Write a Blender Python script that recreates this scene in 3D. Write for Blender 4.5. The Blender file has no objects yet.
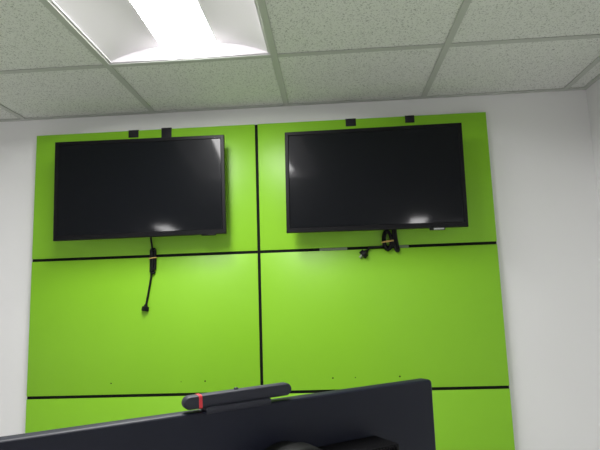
import bpy, bmesh, math, random
from mathutils import Vector, Matrix
random.seed(4)
S = bpy.context.scene
COL = S.collection
H = 2.45                      # ceiling height; heights below are given from the ceiling, z(-0.5) is half a metre under it
T = 0.6096                    # ceiling module (two feet)
FACE = -0.030                 # front face of the green wall panel
def z(v): return H + v
R = math.radians

# ------------------------------------------------------------------ materials
def mat(name, color, rough=0.5, spec=0.5, metal=0.0, emit=None, strength=0.0, build=None, coat=0.0):
    m = bpy.data.materials.new(name); m.use_nodes = True
    nt = m.node_tree; b = nt.nodes['Principled BSDF']
    b.inputs['Coat Roughness'].default_value = .06
    b.inputs['Base Color'].default_value = (*color, 1)
    b.inputs['Roughness'].default_value = rough
    b.inputs['Specular IOR Level'].default_value = spec
    b.inputs['Metallic'].default_value = metal
    b.inputs['Coat Weight'].default_value = coat
    if emit:
        b.inputs['Emission Color'].default_value = (*emit, 1)
        b.inputs['Emission Strength'].default_value = strength
    if build: build(nt, b)
    return m
def coords(nt): return nt.nodes.new('ShaderNodeTexCoord').outputs['Object']
def noise(nt, scale, detail=3, rough=0.5):
    n = nt.nodes.new('ShaderNodeTexNoise'); nt.links.new(coords(nt), n.inputs['Vector'])
    n.inputs['Scale'].default_value = scale; n.inputs['Detail'].default_value = detail
    n.inputs['Roughness'].default_value = rough
    return n.outputs['Fac']
def bump(nt, b, h, strength, dist=0.002):
    n = nt.nodes.new('ShaderNodeBump'); n.inputs['Strength'].default_value = strength
    n.inputs['Distance'].default_value = dist
    nt.links.new(h, n.inputs['Height']); nt.links.new(n.outputs['Normal'], b.inputs['Normal'])
def ramp(nt, fac, stops):
    r = nt.nodes.new('ShaderNodeValToRGB'); nt.links.new(fac, r.inputs['Fac'])
    e = r.color_ramp.elements
    while len(e) < len(stops): e.new(0.5)
    for i, (p, c) in enumerate(stops): e[i].position = p; e[i].color = (*c, 1)
    return r.outputs['Color']

def b_wall(nt, b):
    nt.links.new(ramp(nt, noise(nt, 1.3, 4), [(0.3, (.84, .84, .843)), (0.7, (.865, .865, .868))]), b.inputs['Base Color'])
    bump(nt, b, noise(nt, 140, 3), 0.12, 0.001)
def b_tile(nt, b):
    # mineral fibre lay-in tile: pale board peppered with pinholes and short fissures
    v = nt.nodes.new('ShaderNodeTexVoronoi'); v.inputs['Scale'].default_value = 75
    mp = nt.nodes.new('ShaderNodeMapping'); mp.inputs['Scale'].default_value = (1.5, 1.2, 1.5)
    nt.links.new(coords(nt), mp.inputs['Vector'])
    nz = nt.nodes.new('ShaderNodeTexNoise'); nz.inputs['Scale'].default_value = 60; nz.inputs['Detail'].default_value = 2
    nt.links.new(mp.outputs['Vector'], nz.inputs['Vector'])
    mx = nt.nodes.new('ShaderNodeMix'); mx.data_type = 'RGBA'; mx.inputs['Factor'].default_value = .03
    nt.links.new(mp.outputs['Vector'], mx.inputs['A']); nt.links.new(nz.outputs['Color'], mx.inputs['B'])
    nt.links.new(mx.outputs['Result'], v.inputs['Vector'])
    pin = ramp(nt, v.outputs['Distance'], [(0.0, (0, 0, 0)), (0.15, (.15, .15, .15)), (0.30, (1, 1, 1))])
    fis = ramp(nt, noise(nt, 230, 2, .6), [(0.32, (0, 0, 0)), (0.43, (1, 1, 1))])
    mu = nt.nodes.new('ShaderNodeMix'); mu.data_type = 'RGBA'; mu.blend_type = 'MULTIPLY'; mu.inputs['Factor'].default_value = 1
    nt.links.new(pin, mu.inputs['A']); nt.links.new(fis, mu.inputs['B'])
    c = ramp(nt, mu.outputs['Result'], [(0.0, (.40, .41, .39)), (1.0, (.80, .815, .785))])
    nt.links.new(c, b.inputs['Base Color'])
    bump(nt, b, mu.outputs['Result'], 0.3, 0.001)
def b_green(nt, b):
    nt.links.new(ramp(nt, noise(nt, 2.0, 4), [(0.3, (.238, .55, .018)), (0.7, (.256, .575, .022))]), b.inputs['Base Color'])
    bump(nt, b, noise(nt, 45, 3), 0.06, 0.002)
def b_vinyl(nt, b):
    nt.links.new(ramp(nt, noise(nt, 300, 3), [(0.3, (.64, .63, .62)), (0.7, (.70, .69, .68))]), b.inputs['Base Color'])
    bump(nt, b, noise(nt, 40, 2), 0.1, 0.001)
def b_grain(nt, b): bump(nt, b, noise(nt, 900, 2), 0.15, 0.0005)
def b_wood(nt, b):
    nt.links.new(ramp(nt, noise(nt, 9, 6), [(0.3, (.40, .38, .35)), (0.7, (.50, .48, .45))]), b.inputs['Base Color'])

LIGHT = 40
M = dict(
    wall=mat('painted wall', (.76, .755, .75), .6, .3, build=b_wall),
    tile=mat('mineral fibre tile', (.7, .7, .67), .9, .1, build=b_tile),
    tee=mat('grid metal', (.53, .55, .515), .5, .3),
    green=mat('lime green paint', (.25, .56, .02), .38, .38, build=b_green),
    strip=mat('black groove strip', (.006, .007, .006), .7, .12),
    bare=mat('scuffed groove', (.16, .20, .13), .5, .4),
    floor=mat('pale vinyl', (.4, .4, .4), .95, .1, build=b_vinyl),
    white=mat('white enamel', (.65, .63, .65), .4, .35),
    lens=mat('lit diffuser', (.9, .9, .9), .4, .2, emit=(1.0, .985, .985), strength=LIGHT),
    bezel=mat('black plastic bezel', (.005, .005, .0062), .35, .14, build=b_grain),
    rear=mat('black plastic housing', (.018, .018, .02), .5, .4, build=b_grain),
    screen=mat('dark display glass', (.0025, .0033, .005), .30, .06, coat=.28),
    tab=mat('grey sensor window', (.30, .31, .30), .2, .6),
    black=mat('matt black', (.010, .010, .011), .55, .3),
    clip=mat('black clip', (.012, .011, .016), .6, .3),
    cable=mat('black cable rubber', (.004, .004, .005), .5, .2),
    tie=mat('tan cable tie', (.75, .50, .16), .5, .4),
    prong=mat('nickel prong', (.4, .4, .39), .4, .5, metal=1.0),
    hole=mat('dark hole', (.02, .035, .006), .8, .1),
    mon=mat('charcoal monitor housing', (.0085, .0105, .022), .45, .28, build=b_grain),
    hub=mat('grey stand plastic', (.006, .007, .0065), .6, .15),
    box=mat('black ridged plastic', (.003, .003, .004), .6, .12),
    cam=mat('slate webcam plastic', (.028, .030, .043), .55, .3, build=b_grain),
    red=mat('red band', (.72, .045, .06), .4, .4),
    glass=mat('lens glass', (.01, .01, .012), .05, .6),
    steel=mat('powder coated steel', (.12, .12, .125), .45, .4),
    desk=mat('grey laminate', (.45, .43, .40), .4, .4, build=b_wood),
)

# ------------------------------------------------------------------ helpers
def obj(name, bm, material, parent=None, smooth=True):
    bmesh.ops.recalc_face_normals(bm, faces=bm.faces)
    me = bpy.data.meshes.new(name); bm.to_mesh(me); bm.free()
    for m in (material if isinstance(material, list) else [material]): me.materials.append(m)
    if smooth:
        me.polygons.foreach_set('use_smooth', [True] * len(me.polygons))
        me.set_sharp_from_angle(angle=R(35))
    o = bpy.data.objects.new(name, me); COL.objects.link(o)
    if parent: o.parent = parent
    return o
def tag(o, label, cat, group=None):
    o['label'] = label; o['category'] = cat
    if group: o['group'] = group
    return o
def thing(name, label, cat, loc=(0, 0, 0), rot=(0, 0, 0), group=None):
    o = bpy.data.objects.new(name, None); COL.objects.link(o); o.empty_display_size = .05
    o.location = loc; o.rotation_euler = rot
    return tag(o, label, cat, group)
def struct(name, bm, material, smooth=False):
    o = obj(name, bm, material, None, smooth); o['kind'] = 'structure'; return o
def box(bm, x0, x1, y0, y1, z0, z1, bev=0.0, seg=2):
    b = bmesh.new()
    bmesh.ops.create_cube(b, size=1)
    for v in b.verts:
        v.co = Vector(((x0 + x1) / 2 + v.co.x * (x1 - x0), (y0 + y1) / 2 + v.co.y * (y1 - y0), (z0 + z1) / 2 + v.co.z * (z1 - z0)))
    if bev: bmesh.ops.bevel(b, geom=list(b.edges), offset=bev, segments=seg, profile=.5, affect='EDGES')
    join(bm, b); return bm
def join(bm, b):
    me = bpy.data.meshes.new('t'); b.to_mesh(me); b.free(); bm.from_mesh(me); bpy.data.meshes.remove(me)
def loft(bm, loops, caps=True):
    """skin a list of equally long closed point loops"""
    rings = [[bm.verts.new(p) for p in l] for l in loops]
    n = len(rings[0])
    for a, b in zip(rings, rings[1:]):
        for i in range(n): bm.faces.new((a[i], a[(i + 1) % n], b[(i + 1) % n], b[i]))
    if caps: bm.faces.new(rings[0][::-1]); bm.faces.new(rings[-1])
    return bm
def rrect(w, h, r, n=6):
    """rounded rectangle in two axes, centred"""
    pts = []
    for cx, cy, a0 in ((w/2-r, h/2-r, 0), (-w/2+r, h/2-r, 90), (-w/2+r, -h/2+r, 180), (w/2-r, -h/2+r, 270)):
        for k in range(n + 1):
            a = R(a0 + 90 * k / n); pts.append((cx + r * math.cos(a), cy + r * math.sin(a)))
    return pts
def smooth_path(P, n=8):
    P = [Vector(p) for p in P]; Q = [2*P[0]-P[1]] + P + [2*P[-1]-P[-2]]; out = []
    for i in range(1, len(Q) - 2):
        a, b, c, d = Q[i-1:i+3]
        for k in range(n):
            t = k / n
            out.append(.5 * ((2*b) + (c-a)*t + (2*a-5*b+4*c-d)*t*t + (3*b-a-3*c+d)*t**3))
    return out + [P[-1]]
def tube(bm, P, r, n=10, smooth=8):
    pts = smooth_path(P, smooth) if smooth else [Vector(p) for p in P]
    loops = []; up = None
    for i, p in enumerate(pts):
        d = (pts[min(i+1, len(pts)-1)] - pts[max(i-1, 0)]).normalized()
        if up is None: up = d.orthogonal().normalized()
        up = (up - d * up.dot(d)).normalized(); s = d.cross(up)
        loops.append([p + r * (math.cos(2*math.pi*k/n) * up + math.sin(2*math.pi*k/n) * s) for k in range(n)])
    return loft(bm, loops)
def disc_y(bm, cx, cy0, cy1, cz, r, n=32, bev=0.0):
    """solid disc with its axis along y"""
    st = [(cy0, r - bev), (cy0 + (bev if cy1 > cy0 else -bev), r), (cy1 - (bev if cy1 > cy0 else -bev), r), (cy1, r - bev)] if bev else [(cy0, r), (cy1, r)]
    return loft(bm, [[(cx + rr * math.cos(2*math.pi*k/n), y, cz + rr * math.sin(2*math.pi*k/n)) for k in range(n)] for y, rr in st])
def copy_tree(o, parent=None):
    c = o.copy(); COL.objects.link(c)
    if parent: c.parent = parent
    for ch in list(o.children): copy_tree(ch, c)
    return c

# ------------------------------------------------------------------ room shell
XL, XR, YB = -3.0, 1.3126, -6.7
def wall(name, *a): struct(name, box(bmesh.new(), *a), M['wall'])
wall('wall_front', XL - .1, XR + .1, 0, .1, 0, z(.12))
wall('wall_right', XR, XR + .1, YB, 0, 0, z(.12))
wall('wall_left', XL - .1, XL, YB, 0, 0, z(.12))
wall('wall_rear', XL - .1, XR + .1, YB - .1, YB, 0, z(.12))
struct('floor', box(bmesh.new(), XL - .1, XR + .1, YB - .1, .1, -.1, 0), M['floor'])

YC = -0.4855                                     # first cross seam of the ceiling grid
rows = [0.0] + [YC - 2 * T * k for k in range(0, 5)] + [YB]
rows = [r for r in rows if r >= YB]
cols = sorted(set([XL, XR] + [i * T for i in range(-4, 3)]))
LIGHTS = [(-1, 0, 1), (-3, -2, 4), (1, 2, 4)]    # column from, to, row index
lit_cells = {(round(a * T, 4), r) for a, b, r in LIGHTS}
bm = bmesh.new()
for j, (y1, y0) in enumerate(zip(rows, rows[1:])):
    for x0, x1 in zip(cols, cols[1:]):
        if (round(x0, 4), j) in lit_cells: continue
        box(bm, x0 + .003, x1 - .003, y0 + .003, y1 - .003, z(.004), z(.02))
struct('ceiling', bm, M['tile'])
bm = bmesh.new(); w = .012
for x in cols[1:-1]: box(bm, x - w, x + w, YB, 0, z(0), z(.003), .0006, 1); box(bm, x - .002, x + .002, YB, 0, z(.003), z(.04))
for y in rows[1:-1]:
    for x0, x1 in zip(cols, cols[1:]):
        box(bm, x0 + (w if x0 > XL else 0), x1 - (w if x1 < XR else 0), y - w, y + w, z(.0004), z(.003), .0006, 1)
struct('trim_1', bm, M['tee'])
bm = bmesh.new()                                 # wall angle round the edge of the ceiling
box(bm, XL, XR, -.020, 0, z(-.0012), z(.003)); box(bm, XL, XR, YB, YB + .02, z(-.0012), z(.003))
box(bm, XR - .020, XR, YB + .02, -.020, z(-.0012), z(.003)); box(bm, XL, XL + .02, YB + .02, -.020, z(-.0012), z(.003))
struct('trim_2', bm, M['tee'])
bm = bmesh.new(); box(bm, XL, XR, -.012, 0, 0, .1, .003); struct('baseboard_front', bm, M['wall'])

# ------------------------------------------------------------------ recessed ceiling lights
def make_light(label):
    t = thing('ceiling_light', label, 'ceiling light', (0, 0, z(0)))
    ax, ay, ix, iy = .2995, .6040, .2845, .5910
    bm = bmesh.new()
    def ring(x, y, zz): return [bm.verts.new((sx * x, sy * y, zz)) for sx, sy in ((-1, -1), (1, -1), (1, 1), (-1, 1))]
    lv = [ring(ax, ay, .0040), ring(ax - .006, ay - .006, .0034), ring(ax - .0075, ay - .0075, .0058), ring(ix + .002, iy + .002, .0058), ring(ix, iy, .0044), ring(ix, iy, .012)]
    for a, b in zip(lv, lv[1:]):
        for i in range(4): bm.faces.new((a[i], a[(i+1) % 4], b[(i+1) % 4], b[i]))
    obj('frame', bm, M['white'], t)
    hw, top = .100, .054
    def prof(u): return (ix - (ix - hw) * u, .008 + (top - .008) * math.sin(u * math.pi / 2) ** .9)
    N = 14; P = [prof(k / N) for k in range(N + 1)]
    for s in (-1, 1):
        bm = bmesh.new()
        a = [bm.verts.new((s * x, -iy, zz)) for x, zz in P]; b = [bm.verts.new((s * x, iy, zz)) for x, zz in P]
        for i in range(N): bm.faces.new((a[i], a[i+1], b[i+1], b[i]))
        obj('reflector', bm, M['white'], t)
    for s in (-1, 1):
        bm = bmesh.new()
        y = s * (iy - .0005)
        up = [bm.verts.new((-x, y, zz)) for x, zz in P] + [bm.verts.new((x, y, zz)) for x, zz in P[::-1]]
        lo = [bm.verts.new((v.co.x, y, .006)) for v in up]
        for i in range(len(up) - 1): bm.faces.new((up[i], up[i+1], lo[i+1], lo[i]))
        obj('end_plate', bm, M['white'], t)
    bm = bmesh.new(); n = 10
    q = [(hw * (2 * k / n - 1), top - .012 * (1 - (2 * k / n - 1) ** 2)) for k in range(n + 1)]
    a = [bm.verts.new((x, -iy + .012, zz)) for x, zz in q]; b = [bm.verts.new((x, iy - .012, zz)) for x, zz in q]
    for i in range(n): bm.faces.new((a[i], a[i+1], b[i+1], b[i]))
    obj('diffuser', bm, M['lens'], t)
    bm = bmesh.new()
    box(bm, -ax + .006, ax - .006, -ay + .006, ay - .006, .0075, .085)
    bm.faces.ensure_lookup_table()
    bmesh.ops.delete(bm, geom=[f for f in bm.faces if f.calc_center_median().z < .01], context='FACES')
    obj('housing', bm, M['steel'], t, smooth=False)
    return t
LL = ['white recessed ceiling light with curved reflectors, lit, above the left television',
      'recessed ceiling light far behind the viewer, towards the left wall', 'recessed ceiling light far behind the viewer, towards the right wall']
for i, (a, b, r) in enumerate(LIGHTS):
    o = light0 = make_light(LL[0]) if i == 0 else copy_tree(light0)
    if i == 0: light0 = o
    o['label'] = LL[i]; o['group'] = 'recessed ceiling lights'
    o.location = ((a + b) / 2 * T, (rows[r] + rows[r + 1]) / 2, z(0))

# ------------------------------------------------------------------ green wall panel
PX0, PXS, PX1 = -1.1427, -0.1349, 0.8674
PZ = [-.088, -.6575, -1.2416, -1.826]
g = .0062                                        # half width of a groove
panel = thing('wall_panel', 'large lime green panel with black grooves covering the white wall behind both televisions', 'wall panel', (0, 0, 0))
obj('backing_board', box(bmesh.new(), PX0 + .01, PX1 - .01, -.010, -.0005, z(PZ[3] + .01), z(PZ[0] - .01)), M['strip'], panel, False)
holes = {(0, 1): [-.775, -.475, -.373], (1, 1): [.160, .252, .433]}
hole_r = {-.775: .0030, -.475: .0018, -.373: .0034, .160: .0032, .252: .0022, .433: .0036}
pos = ['top left', 'top right', 'middle left', 'middle right', 'bottom left', 'bottom right']
for j in range(3):
    for i in range(2):
        x0, x1 = ((PX0, PXS - g), (PXS + g, PX1))[i]
        z1 = z(PZ[j] - (g if j else 0)); z0 = z(PZ[j + 1] + (g if j < 2 else 0))
        b = obj('panel_board', box(bmesh.new(), x0, x1, FACE, -.0105, z0, z1, .0012, 2), M['green'], panel)
        for hx in holes.get((i, j), []):
            obj('screw_hole', disc_y(bmesh.new(), hx, FACE - .0002, FACE + .003, z(-1.1895), hole_r[hx], 14), M['hole'], b)
ys = FACE + .004
obj('groove_strip', box(bmesh.new(), PXS - g, PXS + g, ys, -.0102, z(PZ[3]), z(PZ[0] - .001)), M['strip'], panel, False)
for zc in PZ[1:3]:
    for xa, xb in ((PX0 + .001, PXS - g), (PXS + g, PX1 - .001)):
        s = obj('groove_strip', box(bmesh.new(), xa, xb, ys, -.0102, z(zc - g), z(zc + g)), M['strip'], panel, False)
        if zc == PZ[1] and xa > PXS:
            for u0, u1 in ((.125, .243), (.445, .502)):
                c = obj('scuffed_section', box(bmesh.new(), u0, u1, ys - .0006, ys + .001, z(zc - g + .001), z(zc + g - .001)), M['bare'], s, False)
                c['label'] = 'greyish scuffed stretch of groove strip'

# black clips hooked over the top edge of the panel
CL = [(-.714, -.668, -.1205, 'black square clip on panel top edge, above middle of left television, left of its pair', 0),
      (-.563, -.517, -.132, 'black clip standing slightly above panel top edge over left television, right of its pair', .003),
      (.261, .306, -.1205, 'black square clip on panel top edge above right television, nearer the vertical groove', 0),
      (.520, .560, -.1185, "black square clip on panel top edge above right television, nearer the panel's right edge", 0)]
for x0, x1, zb, lab, up in CL:
    zt = PZ[0] + .0018 + up
    t = thing('bracket_clip', lab, 'clip', ((x0 + x1) / 2, 0, z(PZ[0])), group="black clips along the panel's top edge")
    hw = (x1 - x0) / 2
    bm = bmesh.new(); box(bm, -hw, hw, FACE - .0030, FACE - .0003, zb - PZ[0], zt - PZ[0], .0008)
    obj('front_plate', bm, M['clip'], t)
    bm = bmesh.new(); box(bm, -hw, hw, FACE - .0004, -.0008, .0003, .0026, .0006)
    obj('top_hook', bm, M['clip'], t)

# ------------------------------------------------------------------ televisions
TW, TH = .7185, .422
def make_tv():
    t = thing('television', '', 'television')
    d = .045                                     # front bezel at y = 0, body towards +y
    bz, bb = .0165, .021                         # bezel widths: sides, bottom
    bm = bmesh.new()
    def rg(x0, x1, z0, z1, y): return [bm.verts.new(p) for p in ((x0, y, z0), (x1, y, z0), (x1, y, z1), (x0, y, z1))]
    W2, H2 = TW / 2, TH / 2
    lv = [rg(-W2 + .002, W2 - .002, -H2 + .002, H2 - .002, .022), rg(-W2, W2, -H2, H2, .020), rg(-W2, W2, -H2, H2, .0015), rg(-W2 + .0015, W2 - .0015, -H2 + .0015, H2 - .0015, 0),
          rg(-W2 + bz - .003, W2 - bz + .003, -H2 + bb - .003, H2 - bz + .003, .0005), rg(-W2 + bz, W2 - bz, -H2 + bb, H2 - bz, .0045)]
    for a, b in zip(lv, lv[1:]):
        for i in range(4): bm.faces.new((a[i], a[(i+1) % 4], b[(i+1) % 4], b[i]))
    obj('bezel', bm, M['bezel'], t)
    obj('screen', box(bmesh.new(), -W2 + bz - .002, W2 - bz + .002, .0040, .012, -H2 + bb - .002, H2 - bz + .002), M['screen'], t, False)
    bm = bmesh.new()
    loft(bm, [[(x, y, zz + dz) for x, zz in rrect(w, h, r)] for w, h, r, y, dz in
              ((TW - .004, TH - .004, .004, .0125, 0), (TW - .006, TH - .006, .006, .030, 0), (TW - .10, TH - .10, .02, d - .004, -.01), (TW - .14, TH - .14, .02, d, -.01))])
    h = obj('rear_housing', bm, M['rear'], t)
    return t
def mount(t, c):
    # wall bracket between the set and the panel, upright in the set's own frame
    dist = -c.y + FACE
    bm = bmesh.new()
    box(bm, -.11, .11, .0455, .0495, -.09, .09, .001)
    box(bm, -.05, .05, .0495, dist - .012, -.04, .04, .002)
    obj('wall_mount', bm, M['steel'], t)
def sensor(t, x, zb, material):
    bm = bmesh.new(); box(bm, x - .030, x + .030, .001, .014, -TH/2 - zb, -TH/2 + .002, .0015)
    s = obj('sensor_tab', bm, M['bezel'], t)
    bm = bmesh.new(); box(bm, x - .014, x + .026, -.0002, .004, -TH/2 - zb + .001, -TH/2 - .0012, .0004)
    obj('sensor_window', bm, material, s)
TV = [(Vector((-.6164, -.150, -.3769)), (0.3, -.578, 3.0), 'black television hanging on the left half of the green panel, one straight cord dangling below'),
      (Vector((.3598, -.150, -.384)), (0.1, .618, -2.5), 'black television hanging on the right half of the green panel, coiled cord tied below')]
for i, (c, e, lab) in enumerate(TV):
    o = make_tv()
    o['label'] = lab; o['group'] = 'wall televisions'
    o.location = (c.x, c.y, z(c.z)); o.rotation_euler = tuple(R(a) for a in e)
    if i == 1: o.scale = (1.010, 1.010, 1.010)
    mount(o, c)
    sensor(o, (.286, .240)[i], (.005, .009)[i], (M['bezel'], M['tab'])[i])

# ------------------------------------------------------------------ power cords
def plug(t, p, d, prong=True, k_=1.0):
    p = Vector(p); d = Vector(d).normalized(); u = d.orthogonal().normalized(); s = d.cross(u)
    bm = bmesh.new()
    def sq(k, w): return [p + d * k + u * (a * w * k_) + s * (b * w * k_) for a, b in rrect(2, 2, .5, 4)]
    loft(bm, [sq(0, .004), sq(.004, .0055), sq(.011, .0075), sq(.013, .0125), sq(.029, .013), sq(.031, .012)])
    b = obj('plug', bm, M['cable'], t)
    if not prong: return
    bm = bmesh.new()
    for k in (-1, 1):
        c = p + d * .031 + s * (.006 * k)
        loft(bm, [[c + d * q + u * (a * .003) + s * (e * .0009) for a, e in ((-1, -1), (1, -1), (1, 1), (-1, 1))] for q in (0, .014)])
    obj('prong', bm, M['prong'], b, False)
Y0 = FACE - .010
c1 = thing('power_cord', 'thin black cord with a short strapped bundle hanging straight below the left television', 'cord', (-.600, Y0, z(-.56)), group='television power cords')
def rel(P, o): return [(a - o.location.x, b - o.location.y, z(c) - o.location.z) for a, b, c in P]
bm = bmesh.new()
tube(bm, rel([(-.600, -.062, -.545), (-.599, -.055, -.585), (-.599, Y0 - .004, -.612), (-.600, Y0, -.640)], c1), .0042)
tube(bm, rel([(-.598, Y0, -.700), (-.601, Y0, -.735), (-.608, Y0 + .002, -.780), (-.617, Y0 + .002, -.830), (-.624, Y0 + .001, -.868)], c1), .0045)
obj('cable', bm, M['cable'], c1)
bm = bmesh.new()
for k, (dx, dy) in enumerate(((-.0085, 0), (0, -.006), (.0085, 0), (0, .004))):
    za, zb = -.632 - .004 * (k % 2), -.727 + .005 * (k % 3)
    tube(bm, rel([(-.595 + dx, Y0 + dy, za), (-.594 + dx, Y0 + dy - .001, (za + zb) / 2), (-.595 + dx, Y0 + dy, zb)], c1), .0062)
for za, s in ((-.632, 1), (-.727, -1)):
    tube(bm, rel([(-.603, Y0, za), (-.600, Y0, za + s * .003), (-.595, Y0 - .002, za + s * .004), (-.590, Y0, za + s * .003), (-.587, Y0, za)], c1), .006)
obj('cord_bundle', bm, M['cable'], c1)
bm = bmesh.new()
tube(bm, rel([(-.595 + .0165 * math.cos(a), Y0 - .001 + .0115 * math.sin(a), -.668 + .002 * math.cos(a)) for a in [2*math.pi*k/16 for k in range(17)]], c1), .0022, 8, 2)
obj('cable_tie', bm, M['tie'], c1)
plug(c1, rel([(-.6235, Y0 + .001, -.862)], c1)[0], (-.006, -.002, -.036), False)

c2 = thing('power_cord', 'black cord coiled and tied in a loop below the right television, plug to the left', 'cord', (.415, Y0, z(-.56)), group='television power cords')
bm = bmesh.new()
tube(bm, rel([(.447, -.060, -.550), (.446, -.055, -.590), (.449, Y0 - .004, -.620), (.455, Y0, -.660), (.456, Y0 - .003, -.674), (.449, Y0 - .002, -.676), (.442, Y0, -.660), (.438, Y0 - .002, -.640), (.434, Y0 - .005, -.632)], c2), .0062)
tube(bm, rel([(.438, -.060, -.550), (.437, -.055, -.590), (.439, Y0 - .004, -.620), (.444, Y0 - .001, -.655), (.449, Y0 - .003, -.672)], c2), .0060)
tube(bm, rel([(.400, Y0 - .004, -.650), (.385, Y0 - .001, -.656), (.360, Y0, -.658), (.338, Y0, -.660), (.332, Y0 + .001, -.665), (.322, Y0 + .001, -.675)], c2), .0045)
obj('cable', bm, M['cable'], c2)
bm = bmesh.new()
for k, (rx, rz, dy) in enumerate(((.017, .041, 0), (.013, .036, -.010), (.0185, .036, -.005))):
    cx, cz = .412 + .001 * k, -.630 - .002 * k
    P = [(cx + rx * math.cos(a), Y0 + .001 + dy, cz + rz * math.sin(a)) for a in [2*math.pi*j/20 for j in range(21)]]
    tube(bm, rel(P, c2), .0058, 10, 2)
tube(bm, rel([(.404, Y0 - .006, -.652), (.412, Y0 - .006, -.672), (.422, Y0 - .006, -.655)], c2), .006)
obj('cord_bundle', bm, M['cable'], c2)
bm = bmesh.new()
tube(bm, rel([(.413 + .024 * math.cos(a), Y0 - .004 + .0155 * math.sin(a), -.636 + .003 * math.cos(a)) for a in [2*math.pi*k/20 for k in range(21)]], c2), .0032, 8, 2)
obj('cable_tie', bm, M['tie'], c2)
plug(c2, rel([(.327, Y0 + .001, -.670)], c2)[0], (-.024, -.002, -.022), True, 1.2)

# ------------------------------------------------------------------ monitor seen from behind, webcam and the desk they stand on
YAW = R(32.6308443595261)
dr = Vector((math.cos(YAW), math.sin(YAW), 0)); nn = Vector((math.sin(YAW), -math.cos(YAW), 0))
A = Vector((.30916, -1.41687, 0)) + dr * .008
TOP = z(-.98318); DESK = .88
C0 = A - dr * .305
MW, MH = .610, .362
desk = thing('desk', 'grey topped desk under the computer monitor', 'desk', (C0.x, C0.y, 0), (0, 0, YAW))
obj('desk_top', box(bmesh.new(), -.75, .55, -.20, .55, DESK - .028, DESK, .004), M['desk'], desk)
for x in (-.6, .4):
    bm = bmesh.new(); box(bm, x - .035, x + .035, .14, .21, .03, DESK - .028, .004); box(bm, x - .04, x + .04, -.15, .50, 0, .03, .006)
    obj('leg', bm, M['steel'], desk)

mo = thing('computer_monitor', 'dark grey computer monitor seen from behind, webcam perched on its top edge', 'monitor', (C0.x, C0.y, DESK), (0, 0, YAW))
t_ = TOP - DESK                                  # top edge in the monitor's own frame; local +y is away from the viewer
bm = bmesh.new()
mid = t_ - MH / 2
loft(bm, [[(a, y, mid + b) for a, b in rrect(w, h, r, 6)] for w, h, r, y in
          ((MW - .004, MH - .004, .004, 0), (MW - .001, MH - .001, .005, .0012), (MW, MH, .005, .003), (MW, MH, .005, .0165))])
obj('rear_housing', bm, M['mon'], mo)
bm = bmesh.new()
loft(bm, [[(a, y, mid + b) for a, b in rrect(w, h, .005, 6)] for w, h, y in ((MW, MH, .0167), (MW, MH, .019), (MW - .002, MH - .002, .020))])
obj('bezel', bm, M['mon'], mo)
obj('screen', box(bmesh.new(), -MW/2 + .008, MW/2 - .008, .0201, .0206, t_ - MH + .018, t_ - .008), M['screen'], mo, False)
S0 = .297                                        # offset of the frame's origin from the right end of the top edge
bm = bmesh.new()                                 # ridged black box on the rear
x0, x1, zb, zt, dep = -.236 + S0, -.102 + S0, t_ - .150, t_ - .0625, .054
box(bm, x0, x1, -dep + .003, -.0002, zb, zt, .0015)
k = x0 + .002
while k < x1 - .003:
    box(bm, k, k + .0026, -dep, -dep + .004, zb + .004, zt - .0015, .0006, 1); k += .0048
obj('mount_box', bm, M['box'], mo)
bm = bmesh.new()                                 # round hub of the stand
hx, hz, hr = -.246 + S0, t_ - .042 - .049, .049
n = 48; st = [(-.0003, .043), (-.030, .043), (-.034, hr), (-.058, hr), (-.063, hr - .002), (-.066, hr - .006)]
loft(bm, [[(hx + r * math.cos(2*math.pi*q/n), y, hz + r * math.sin(2*math.pi*q/n)) for q in range(n)] for y, r in st])
obj('stand_hub', bm, M['hub'], mo)
bm = bmesh.new()
loft(bm, [[(hx + a, -.0475 + b, zz) for a, b in rrect(w, d_, .012, 5)] for w, d_, zz in ((.060, .030, .010), (.052, .028, hz - t_ + t_ - .045))])
obj('stand_column', bm, M['hub'], mo)
bm = bmesh.new(); loft(bm, [[(hx + a, -.02 + b, zz) for a, b in rrect(.24 - q, .20 - q, .03, 6)] for q, zz in ((0, .0005), (0, .008), (.006, .012))])
obj('stand_base', bm, M['hub'], mo)

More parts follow.
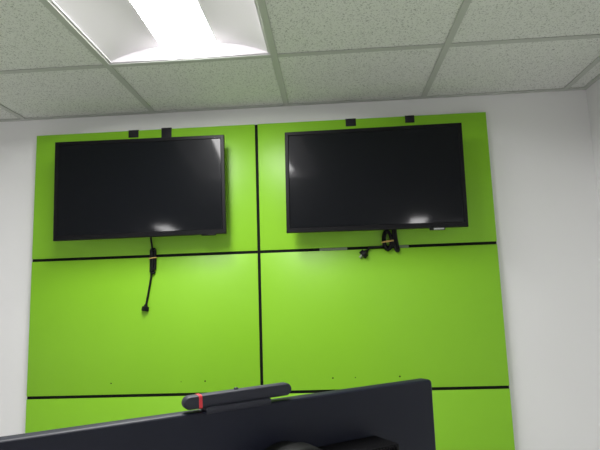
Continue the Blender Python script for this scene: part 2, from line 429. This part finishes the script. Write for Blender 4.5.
WL = Vector(C0) + Vector((0, 0, TOP))
wc = thing('webcam', 'small dark webcam bar with red band perched on the top edge of the monitor', 'webcam', tuple(WL), (0, R(-.75), YAW))
cx = (-.3700 - .2240) / 2 + S0
wc.location = WL + dr * cx; hb = .0697
bm = bmesh.new()                                 # pill shaped bar, ends rounded
def pill(w, h, y): return [(a, y, .0118 + b) for a, b in rrect(w, h, h / 2 - .0001, 10)]
L_, Hh = 2 * hb, .0150
loft(bm, [pill(L_ - .006, Hh - .006, .0005), pill(L_ - .002, Hh - .002, .0013), pill(L_, Hh, .0035), pill(L_, Hh, .0135), pill(L_ - .003, Hh - .003, .0165), pill(L_ - .006, Hh - .006, .0172)])
body = obj('body', bm, M['cam'], wc)
bm = bmesh.new(); bx = -.0508                # red band wrapping the bar
loft(bm, [[(x, .00885 + a, .0118 + b) for a, b in rrect(.0177, Hh + .0006, .0035, 5)] for x in (bx - .0020, bx + .0020)])
obj('red_band', bm, M['red'], wc)
bm = bmesh.new()                                 # foot that grips the monitor
box(bm, -.045, .038, -.0028, .0235, .0004, .0052, .0012)
box(bm, -.045, .038, -.0032, -.0006, -.0022, .0048, .0012)
obj('foot', bm, M['cam'], wc)
bm = bmesh.new(); loft(bm, [[(.0 - .003 + r * math.cos(2*math.pi*q/16), .010 + r * math.sin(2*math.pi*q/16), zz) for q in range(16)] for r, zz in ((.0028, .0188), (.0028, .0206), (.0018, .0214))])
obj('button', bm, M['cam'], wc)
obj('camera_lens', disc_y(bmesh.new(), 0, .0170, .0186, .0118, .0045, 24, .0005), M['glass'], wc)

# ------------------------------------------------------------------ camera and render look
w_ = bpy.data.worlds.new('world'); S.world = w_; w_.use_nodes = True
w_.node_tree.nodes['Background'].inputs['Color'].default_value = (0, 0, 0, 1)
cd = bpy.data.cameras.new('camera'); co = bpy.data.objects.new('camera', cd); COL.objects.link(co)
cd.sensor_fit = 'HORIZONTAL'; cd.sensor_width = 36; cd.lens = 513.4793 / 600 * 36; cd.clip_start = .02
co.location = (.173569, -2.212987, z(-.855177)); co.rotation_euler = (1.71021372, .03302959, .06329024)
S.camera = co
S.view_settings.view_transform = 'Standard'; S.view_settings.look = 'None'
S.view_settings.gamma = 1; S.view_settings.use_curve_mapping = False
S.view_settings.exposure = 0.0
